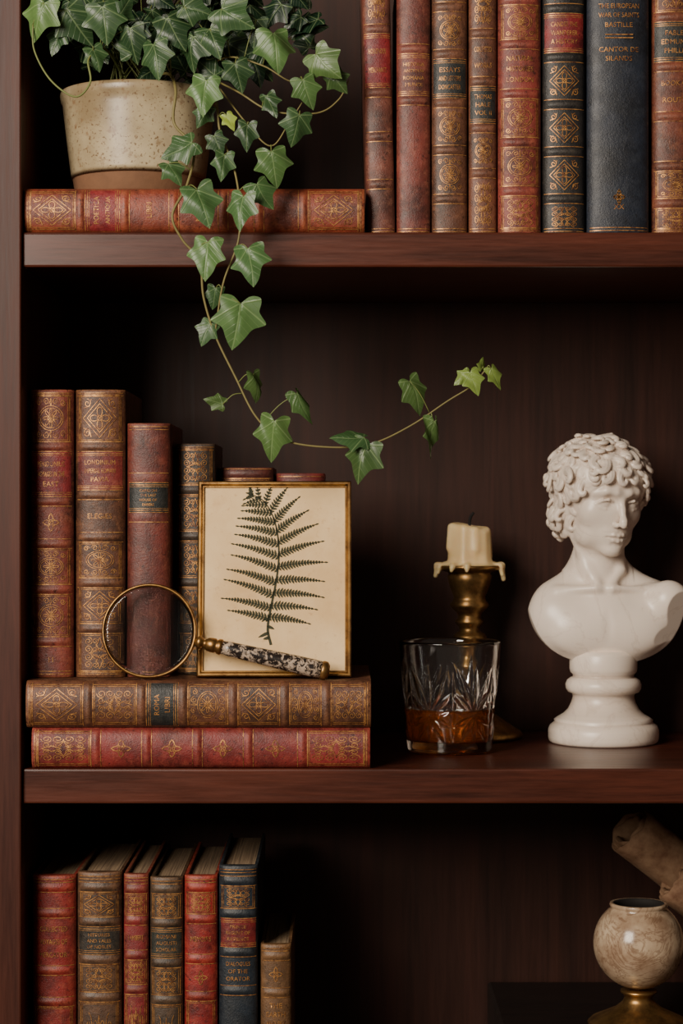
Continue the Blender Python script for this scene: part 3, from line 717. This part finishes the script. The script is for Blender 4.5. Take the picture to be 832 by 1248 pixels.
# ---------------------------------------------------------------- marble bust
def bust():
    yb=0.205; k=K(yb); s=S*k; base=624+313/k
    LO_=(632,-62,-815);HI_=(848,78,-512)
    F=Field(LO_,HI_,1.0)
    yaw=math.radians(24); pit=math.radians(8); rol=math.radians(3)
    Rz=np.array([[math.cos(yaw),math.sin(yaw),0],[-math.sin(yaw),math.cos(yaw),0],[0,0,1]])
    Rx=np.array([[1,0,0],[0,math.cos(pit),math.sin(pit)],[0,-math.sin(pit),math.cos(pit)]])
    Ry=np.array([[math.cos(rol),0,math.sin(rol)],[0,1,0],[-math.sin(rol),0,math.cos(rol)]])
    R=Ry@Rz@Rx; O=np.array([732,4,-608.0])
    def h(p): return R@np.array(p,float)+O
    def E(c,r,k=4,mode='u'): F.ell(h(c),r,k,R,mode)
    def C(pts,r,k=3,mode='u'): F.chain([h(p) for p in pts],r,k,mode)
    F.cap((730,-8,-640),(728,-14,-712),27,32,6)
    F.ell((738,-4,-764),(76,42,54),16)
    F.ell((681,-6,-752),(38,34,41),16); F.ell((797,-6,-752),(38,34,41),16)
    F.cap((724,-20,-690),(680,-14,-730),20,20,18); F.cap((738,-20,-690),(792,-14,-730),20,20,18)
    for x in (704,771): F.ell((x,20,-768),(34,17,26),10)
    F.cap((722,26,-716),(678,13,-719),2.6,2.6,10); F.cap((744,26,-716),(790,13,-718),2.6,2.6,10)
    F.ell((733,36,-711),(6,8,7),7,mode='s')
    F.cap((736,42,-742),(737,46,-800),1.5,3,9,mode='s')
    F.ell((812,16,-732),(25,22,25),10)
    sl,X,Y,Z=F.win(LO_,HI_)
    pl=((X-822)*0.55+(Y-28)*0.72-(Z+734)*0.30)
    F.f=np.maximum(F.f,np.where((X>775)&(Z<-690),pl,-99)).astype(np.float32)
    q=(np.abs((X-738)/97)**2.7+np.abs((Z+700)/108)**2.7)**(1/2.7)
    F.f=np.where(Z<-700,np.maximum(F.f,(q-1)*95),F.f).astype(np.float32)
    torso=F.f; F.f=np.full_like(torso,60.0)
    E((0,-12,20),(49,60,48),2); E((0,8,-12),(39,42,50),12); E((0,14,-40),(28,30,23),12)
    E((0,38,-56),(12,11,9),10)
    for sx in (-1,1):
        E((sx*26,24,-13),(13,13,13),12); E((sx*26,12,-43),(9,16,12),10)
        C([(0,45.0,12),(sx*9,46.8,14),(sx*20,44.0,15),(sx*31,35,11)],[3.2,3.4,3.2,3.0],8)
        E((sx*17.5,54.0,1.5),(11.5,11.0,8.5),6,'s')
        E((sx*17.5,33.6,-0.5),(11.2,11.0,11.0),1.2)
        C([(sx*6.8,41.6,-2.6),(sx*11.5,45.2,3.1),(sx*17.5,46.6,5.2),(sx*24,43.2,3.0),(sx*29.8,37.0,-2.0)],[1.0,1.4,1.8,1.6,1.1],1.0)
        C([(sx*6.8,41.4,-2.8),(sx*13,43.8,-6.0),(sx*19,43.8,-6.6),(sx*25,40.6,-5.2),(sx*29.8,36.8,-2.2)],1.1,1.6)
    E((0,37,-38),(16,12,13),8)
    C([(0,46.5,9),(0,51.5,-6),(0,57.5,-19),(0,59.0,-23)],[3.9,3.8,4.3,4.3],3.5)
    for sx in (-1,1): E((sx*5.9,52,-24.5),(3.5,5.2,3.4),2.5); E((sx*3.3,56,-28.2),(1.5,2.2,1.3),1.2,'s')
    C([(0,52,-30),(0,51.5,-33)],0.9,3,'s')
    C([(-13.5,44,-38.8),(-6,49.2,-36.4),(0,49.9,-37.2),(6,49.2,-36.4),(13.5,44,-38.8)],[1.0,2.1,2.2,2.1,1.0],1.5)
    C([(-11.5,44.2,-41.6),(-5.5,48.2,-43.2),(0,49.2,-43.8),(5.5,48.2,-43.2),(11.5,44.2,-41.6)],[1.0,2.3,2.6,2.3,1.0],1.5)
    C([(-14,45.2,-39.8),(0,52.6,-40.2),(14,45.2,-39.8)],0.8,1.0,'s')
    C([(-7,48.5,-48.8),(0,50.5,-49.4),(7,48.5,-48.8)],1.4,3,'s')
    for sx in (-1,1):
        E((sx*42,-4,-12),(4.5,9,15),3)
    def plane(p): return (52*(p[1]-5)-42*(p[2]+24))/66.8
    head=F.f.copy(); F.f=np.full_like(torso,60.0)
    E((0,-12,22),(58,62,52),2); E((0,-22,-20),(50,42,38),10)
    x=X-O[0];y=Y-O[1];z=Z-O[2]
    ly=R[0,1]*x+R[1,1]*y+R[2,1]*z; lz=R[0,2]*x+R[1,2]*y+R[2,2]*z
    F.f=np.maximum(F.f,((52*(ly-5)-42*(lz+24))/66.8)).astype(np.float32)
    hair=F.f
    hh=np.maximum(3-np.abs(head-hair),0)/3; F.f=(np.minimum(head,hair)-hh*hh*0.75).astype(np.float32)
    rnd=random.Random(11)
    cands=[]
    def shell(c,r,n,cond):
        for i in range(n):
            zz=1-2*(i+0.5)/n; rr=math.sqrt(1-zz*zz); a=i*2.399963
            d=np.array([rr*math.cos(a),rr*math.sin(a),zz]); p=np.array(c)+d*np.array(r)
            nn=d/np.array(r); nn/=np.linalg.norm(nn)
            if cond(p): cands.append((p,nn))
    shell((0,-12,22),(60,63,53),260,lambda p: plane(p)<1 and p[2]>-16)
    shell((0,-22,-20),(53,44,42),130,lambda p: plane(p)<0 and -52<p[2]<-8 and p[1]<10)
    crown=np.array([0,-30,80.0])
    for p,nn in cands:
        fl=p-crown; fl=fl-nn*(fl@nn); fl/=np.linalg.norm(fl)+1e-9; sd_=np.cross(nn,fl)
        p=p+np.array([rnd.uniform(-3,3) for _ in range(3)])
        dr=rnd.choice((-1,1)); a=rnd.uniform(-0.9,0.9)-dr*0.6; Ln=rnd.uniform(25,38); m=13; lift=rnd.uniform(2,9); tk=rnd.uniform(0.9,1.25); cur=rnd.uniform(3.0,5.6)
        for off in (-3.2,0,3.2):
            u=v=0.0; pts=[];rs=[]; aa=a
            for i in range(m+1):
                t=i/m
                w=off*(1-t)**0.6
                q2=p+fl*(u-8-math.sin(aa)*w)+sd_*(v+math.cos(aa)*w)
                dist2=(u-8)**2+v*v
                q2=q2+nn*(-2.8+lift*math.sin(math.pi*t*0.72)-dist2/120.0-(0.8 if off else 0))
                pts.append(q2); rs.append((2.3-1.1*t)*tk)
                st=Ln/m*(1-0.5*t); aa=a+dr*cur*t**1.6; u+=math.cos(aa)*st; v+=math.sin(aa)*st
            C(pts,rs,0.5)
    head=F.f
    kk=9.0; hh=np.maximum(kk-np.abs(head-torso),0)/kk; F.f=(np.minimum(head,torso)-hh*hh*kk*0.25).astype(np.float32)
    F.chain([h((-34,-8,-38)),(714,10,-692),(728,22,-716)],[4,3.5,2.5],10); F.chain([h((32,-8,-40)),(755,8,-694),(740,21,-716)],[3.5,3,2.5],10)
    V,Q=F.mesh()
    Q=Q[:,::-1]
    pts=[((a-735)*s,-b*s,(base+c)*s) for a,b,c in V]
    e=empty('marble_bust',((735-416)*s,yb,ZM+0.0002))
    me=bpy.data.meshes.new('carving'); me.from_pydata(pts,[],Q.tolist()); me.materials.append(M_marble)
    me.polygons.foreach_set('use_smooth',[True]*len(me.polygons)); o=bpy.data.objects.new('head_and_shoulders',me); col.objects.link(o); o.parent=e
    md=o.modifiers.new('sm','SMOOTH'); md.factor=0.3; md.iterations=1
    b=base; mb=MB()
    prof=[(0.5,b),(63,b),(66,b-2.5),(67,b-7),(67,b-16),(65,b-21),(61,b-24),(59,b-26),(60,b-28),(56,b-31),(49,b-35),(43,b-41),(39,b-49),(37,b-56),(38,b-60),(43,b-62),(45.5,b-66),(46,b-71),(44,b-76),(40,b-79),(37,b-80),(37,b-83),(40,b-86),(41,b-90),(41,b-106),(38,b-112),(0.5,b-112)]
    mb.lathe([(r*s,(b-py)*s) for r,py in prof],M_marble,96)
    mb.build('socle',e,fix=True)
bust()
# ---------------------------------------------------------------- potted ivy
def leaf_geo():
    half=[(0,0.0),(.07,-.07),(.16,-.15),(.28,-.18),(.40,-.15),(.42,-.04),(.40,.08),(.40,.16),(.47,.26),(.57,.40),(.46,.47),(.35,.52),(.28,.59),(.21,.73),(.11,.89),(0,1.02)]
    pts=crom([(a,b,0) for a,b in half],3)
    out=[(p.x,p.y) for p in pts]
    return out+[(-x,y) for x,y in out[::-1][1:-1]]
LO=leaf_geo(); NR=6
class Leaves:
    def __init__(s): s.v=[];s.f=[];s.uv=[];s.t=[]
    def add(s,base,d,nrm,size,tint,young=0,rnd=random,narrow=1.0,curl=0.3):
        d=d.normalized(); x=d.cross(nrm); 
        if x.length<1e-3: return
        x.normalize(); n=x.cross(d); n=-n if n.dot(nrm)<0 else n
        o=len(s.v); c=(0,0.22); fold=rnd.uniform(0.08,0.4); cl=rnd.uniform(0.1,curl+.15); wv=rnd.uniform(0,6.28); wa=rnd.uniform(0.03,0.07)
        sk=rnd.uniform(-.12,.12); ws=rnd.uniform(.85,1.1)*narrow
        def P(u,v):
            z=-fold*abs(u)**1.3-cl*max(v,0)**2*0.7+wa*math.sin(7*u+5*v+wv)+0.1*fold
            z-=0.02*math.exp(-(u/0.04)**2)
            return base+size*(x*(u*ws+sk*v*v)+d*v+n*z)
        s.v.append(P(*c)); s.uv.append(c); N=len(LO)
        for r in range(1,NR+1):
            t=r/NR
            for (a,b) in LO:
                u=c[0]+(a-c[0])*t; v=c[1]+(b-c[1])*t; s.v.append(P(u,v)); s.uv.append((u,v))
        for i in range(N): s.f.append((o,o+1+i,o+1+(i+1)%N))
        for r in range(NR-1):
            for i in range(N): a=o+1+r*N+i;b=o+1+r*N+(i+1)%N; s.f.append((a,a+N,b+N,b))
        s.t+= [(tint,young,0,1)]*(1+NR*N)
    def build(s,name,parent):
        me=bpy.data.meshes.new(name); me.from_pydata(s.v,[],s.f); me.materials.append(M_leaf)
        at=me.color_attributes.new('tint','FLOAT_COLOR','POINT'); at.data.foreach_set('color',np.array(s.t,np.float32).ravel())
        ul=me.uv_layers.new(name='UVMap'); li=np.zeros(len(me.loops),np.int64); me.loops.foreach_get('vertex_index',li)
        ul.data.foreach_set('uv',np.array(s.uv,np.float32)[li].ravel())
        me.polygons.foreach_set('use_smooth',[True]*len(me.polygons)); me.update()
        ob=bpy.data.objects.new(name,me); col.objects.link(ob); ob.parent=parent
def ivy():
    e=empty('potted_ivy'); yc=0.078; k=K(yc); cx=(169-416)*S*k; zb=ZT+55*S+0.0003; ztop=Z0+(624-96)*S*1.006; H=ztop-zb
    def R(z): t=z/H; return (0.0555+0.0125*t**0.8)
    mb=MB(); tb=0.017
    mb.lathe([(0.0005,0),(R(0)-0.003,0),(R(0)-0.0006,0.001),(R(0),0.003)]+[(R(z)-0.0004,z) for z in (0.006,0.012,tb)],M_terra,96,(cx,yc,zb))
    mb.lathe([(R(tb)-0.0004,tb),(R(tb)+0.0005,tb+0.0006)]+[(R(tb+(H-0.012-tb)*i/12)+0.0005,tb+(H-0.012-tb)*i/12) for i in range(13)]+[(R(H)+0.0008,H-0.009),(R(H)+0.0016,H-0.004),(R(H)+0.0008,H-0.0008),(R(H)-0.0015,H),(R(H)-0.004,H-0.002),(R(H)-0.005,H-0.02)],M_pot,96,(cx,yc,zb))
    mb.build('stoneware_pot',e)
    mb=MB(); mb.lathe([(R(H)-0.0045,H-0.012),(0.03,H-0.008),(0.0005,H-0.006)],M_soil,48,(cx,yc,zb)); mb.build('soil',e)
    LV=Leaves(); st=MB(); rnd=random.Random(21)
    def vine(pts,r1=1.5,r2=0.9,mat=M_vine):
        P=crom([W(*p) for p in pts],8); tube(st,P,r1*S,mat,8,r2*S); return P
    A=vine([(180,96,0.05),(205,90,0.02),(214,110,0.0),(212,150,-0.006),(236,180,-0.01),(228,225,-0.022),(210,262,-0.03),(222,292,-0.028),(243,318,-0.026),(248,362,-0.022),(262,408,-0.02),(287,460,-0.02),(312,508,-0.022),(345,536,-0.022),(400,545,-0.022),(452,541,-0.022),(500,519,-0.02),(545,489,-0.02),(575,470,-0.02),(592,450,-0.02)],1.9,0.9)
    B=vine([(240,92,0.04),(262,118,0.0),(268,160,-0.008),(285,205,-0.018),(292,250,-0.028),(290,295,-0.03),(272,345,-0.026),(262,405,-0.02)],1.5,1.1)
    C=vine([(150,92,0.04),(128,60,0.01),(108,72,-0.008),(110,100,-0.014),(92,118,-0.016),(62,98,-0.016),(42,62,-0.015),(40,30,-0.015)],1.5,1.0,M_vine2)
    Dv=vine([(250,92,0.03),(290,112,-0.005),(330,135,-0.014),(385,138,-0.014),(412,122,-0.012),(425,98,-0.01)],1.3,0.8)
    E_=vine([(240,95,0.03),(275,70,0.0),(320,80,-0.01),(360,100,-0.012),(398,78,-0.01)],1.2,0.8)
    G=vine([(262,100,0.02),(300,150,-0.012),(330,178,-0.016),(352,150,-0.014),(368,125,-0.014)],1.1,0.7)
    allp=A+B+C+Dv+E_+G
    def lf(px,py,size,ang,y=None,tint=0.5,young=0,tx=0,tz=0.15,narrow=1.0,pet=True):
        y=-0.03 if y is None else y
        a=math.radians(ang); d=Vector((math.cos(a),rnd.uniform(-.25,.05),math.sin(a)))
        s=size*S*K(y); base=W(px,py,y)-Vector((math.cos(a),0,math.sin(a)))*s*0.42
        LV.add(base,d,Vector((tx+rnd.uniform(-.3,.3),-1,tz+rnd.uniform(-.15,.35))),s,tint,young,rnd,narrow)
        if pet:
            q=min(allp,key=lambda p:(p-base).length)
            if (q-base).length<0.06:
                m=(q+base)/2+Vector((0,-0.002,0.003)); tube(st,crom([q,m,base],4),0.6*S,M_vine2,6)
    for a in [(247,250,50,-70,-.036,.5,0),(293,257,44,-100,-.04,.6,0),(320,238,36,-60,-.03,.55,0),(250,314,46,-100,-.036,.7,.05),(306,322,44,-80,-.038,.6,0),(291,393,56,-95,-.03,.62,.05),(250,405,28,-120,-.02,.4,0),(261,362,26,-100,-.022,.3,0),(262,489,24,160,-.022,.3,.1)]:
        lf(a[0],a[1],a[2],a[3],a[4],a[5],a[6])
    lf(313,470,34,-75,-.026,.45,.1,tx=1.0,narrow=.8); lf(331,534,50,-100,-.03,.62,.1); lf(369,496,42,-60,-.026,.5,.05,tx=.7,narrow=.75)
    lf(426,533,40,175,-.026,.35,.0,tz=.9); lf(440,561,48,-110,-.03,.3,.05,tz=.5); lf(508,480,42,-60,-.024,.42,.1,tx=.5); lf(528,533,46,-88,-.024,.5,.1,tx=1.1,narrow=.7)
    lf(563,461,22,-150,-.02,.5,.4); lf(577,466,30,-70,-.024,.6,.45); lf(587,444,16,85,-.02,.5,.4,tx=.8); lf(604,460,28,-60,-.022,.6,.45,tx=.6,narrow=.8)
    for a in [(47,22,50,-110,-.02,.72,.1),(92,30,52,-60,-.012,.2,.0),(68,48,36,-120,-.004,.25,0),(128,28,48,-80,-.012,.3,0),(118,70,30,-60,-.004,.35,0),(160,52,44,-90,-.006,.15,0),(190,72,44,-80,-.014,.3,0),(212,40,46,-60,-.012,.15,0),(248,116,46,-95,-.02,.75,.05),(232,62,44,-100,-.01,.2,0),(285,22,48,-40,-.02,.35,0),(262,50,42,-70,-.012,.25,0),(337,62,52,-70,-.024,.6,.05),(310,38,36,-100,-.006,.15,0),(395,80,44,-55,-.024,.5,.1),(374,112,38,-70,-.026,.55,.05),(411,100,30,-60,-.016,.35,.05),(361,156,40,-110,-.024,.35,0),(334,203,44,-80,-.028,.55,.05),(300,165,34,-100,-.018,.2,0),(280,148,22,-60,-.018,.5,.8),(218,182,44,-150,-.024,.4,0),(212,210,32,-60,-.024,.45,0),(272,202,34,-90,-.026,.4,0),(248,142,28,-110,-.014,.3,0),(150,12,40,60,-.01,.2,0),(240,12,40,-20,-.016,.25,0),(330,128,30,-70,-.018,.25,0),(290,92,38,-80,-.016,.2,0),(265,176,28,-70,-.02,.2,0)]:
        lf(a[0],a[1],a[2]*0.96,a[3]+rnd.uniform(-8,8),a[4],a[5],a[6],tx=rnd.uniform(-.4,.4))
    for i in range(150):
        while True:
            a=rnd.uniform(0,6.283); r=math.sqrt(rnd.random()); px=215+165*r*math.cos(a); py=26+84*r*math.sin(a)
            if px<175 and py>72: continue
            if px<110 and py>50: continue
            if px<55: continue
            if py>92 and px<240: continue
            if px>320 and rnd.random()<0.5: continue
            break
        y=rnd.uniform(0.0,0.11); an=-90+rnd.uniform(-80,80) if rnd.random()<0.75 else rnd.uniform(0,180)
        lf(px,py,rnd.uniform(24,40),an,y,max(0,rnd.gauss(.08,.08)),0,tx=rnd.uniform(-.8,.8),tz=rnd.uniform(-.1,.9),pet=False)
        if i%3==0: tube(st,crom([Vector((cx+rnd.uniform(-.03,.03),yc+rnd.uniform(-.03,.02),ztop-0.01)),(W(px,py,y)+Vector((cx,yc,ztop)))/2+Vector((0,0,.02)),W(px,py,y)],5),0.8*S,M_vine2,6)
    LV.build('ivy_leaves',e); st.build('ivy_stems',e)
ivy()
# ---------------------------------------------------------------- lower right things
ZBX=Z0-669*S
mb=MB(); mb.box(((617-416)*S*1.033,0.06,ZL+0.0003),(xr-0.003,SD-0.005,ZBX),M_box); o=mb.build('wooden_box')
md=o.modifiers.new('b','BEVEL'); md.width=0.003; md.segments=2
def vase():
    y=0.125; k=K(y); s=S*k; base=(624+669/k)
    e=empty('stone_urn',((778-416)*s,y,ZBX+0.0003)); mb=MB()
    pr=[(0.5,base),(60,base),(62,base-3),(58,base-7),(45,base-13),(30,base-20),(20,base-28),(17,base-34),(19,base-38),(22,base-40),(22,base-43),(0.5,base-43)]
    mb.lathe([(r*s,(base-p)*s) for r,p in pr],M_brass2,72); mb.build('brass_foot',e,fix=True)
    c=1150; Rr=55; pr=[(0.5,base-43)]
    a0=math.asin(min(1,20/Rr)); a1=math.pi-0.66
    for i in range(29):
        a=a0+(a1-a0)*i/28; pr.append((Rr*math.sin(a),c+Rr*math.cos(a)))
    pr+=[(34.5,1105),(35.5,1102.5),(34.5,1100.5),(31,1100.5)]
    mb=MB(); mb.lathe([(r*s,(base-p)*s) for r,p in pr],M_stone,96)
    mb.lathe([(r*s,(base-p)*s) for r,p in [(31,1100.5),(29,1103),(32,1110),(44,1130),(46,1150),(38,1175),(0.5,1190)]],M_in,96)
    mb.build('stone_bowl',e,fix=True)
vase()
def scroll(p0,p1,R):
    mb=MB(); a=Vector(p0);b=Vector(p1); d=(b-a); L_=d.length; d.normalize(); u=d.cross(Vector((0,1,0))).normalized(); v=d.cross(u)
    n=110; m=14; vs=[];fs=[]
    for j in range(m+1):
        t=j/m
        for i in range(n+1):
            q=i/n; ang=q*2*math.pi*2.6; r=R*(1-0.42*q)+0.0006*math.sin(ang*3+j*0.5)
            e_=0.002*math.sin(ang*2.3)+0.0008*math.sin(ang*7) if j in (0,m) else 0
            vs.append(a+d*(L_*t+e_)+u*r*math.cos(ang)+v*r*math.sin(ang))
    for j in range(m):
        for i in range(n): k=j*(n+1)+i; fs.append((k,k+1,k+n+2,k+n+1))
    mb.add(vs,fs,M_parch); o=mb.build('parchment_scroll'); md=o.modifiers.new('s','SOLIDIFY'); md.thickness=0.0014; return o
scroll(W(764,1011,0.215),W(960,1168,0.268),32*S*1.13)
scroll(W(818,1074,0.20),W(956,1184,0.21),28*S*1.11)
# ---------------------------------------------------------------- camera & light
cam=bpy.data.cameras.new('camera'); co=bpy.data.objects.new('camera',cam); col.objects.link(co)
co.location=(0,-D,Z0); co.rotation_euler=(math.pi/2,0,0); cam.sensor_fit='VERTICAL'; cam.sensor_height=36; cam.lens=36*D/(1248*S)
cam.clip_start=0.05; cam.dof.use_dof=True; cam.dof.focus_distance=1.83; cam.dof.aperture_fstop=8
bpy.context.scene.camera=co
def area(name,loc,tgt,size,power,c):
    l=bpy.data.lights.new(name,'AREA'); l.shape='RECTANGLE'; l.size=size[0]; l.size_y=size[1]; l.energy=power; l.color=c
    o=bpy.data.objects.new(name,l); col.objects.link(o); o.location=loc
    o.rotation_euler=(Vector(tgt)-Vector(loc)).to_track_quat('-Z','Y').to_euler(); return o
area('window_light',(-1.15,-1.9,2.1),(0.05,0.1,1.35),(0.95,1.2),84,(1.0,0.885,0.75))
w=bpy.data.worlds.new('world'); bpy.context.scene.world=w; w.use_nodes=True
w.node_tree.nodes['Background'].inputs[0].default_value=(1.0,0.80,0.64,1); w.node_tree.nodes['Background'].inputs[1].default_value=0.12
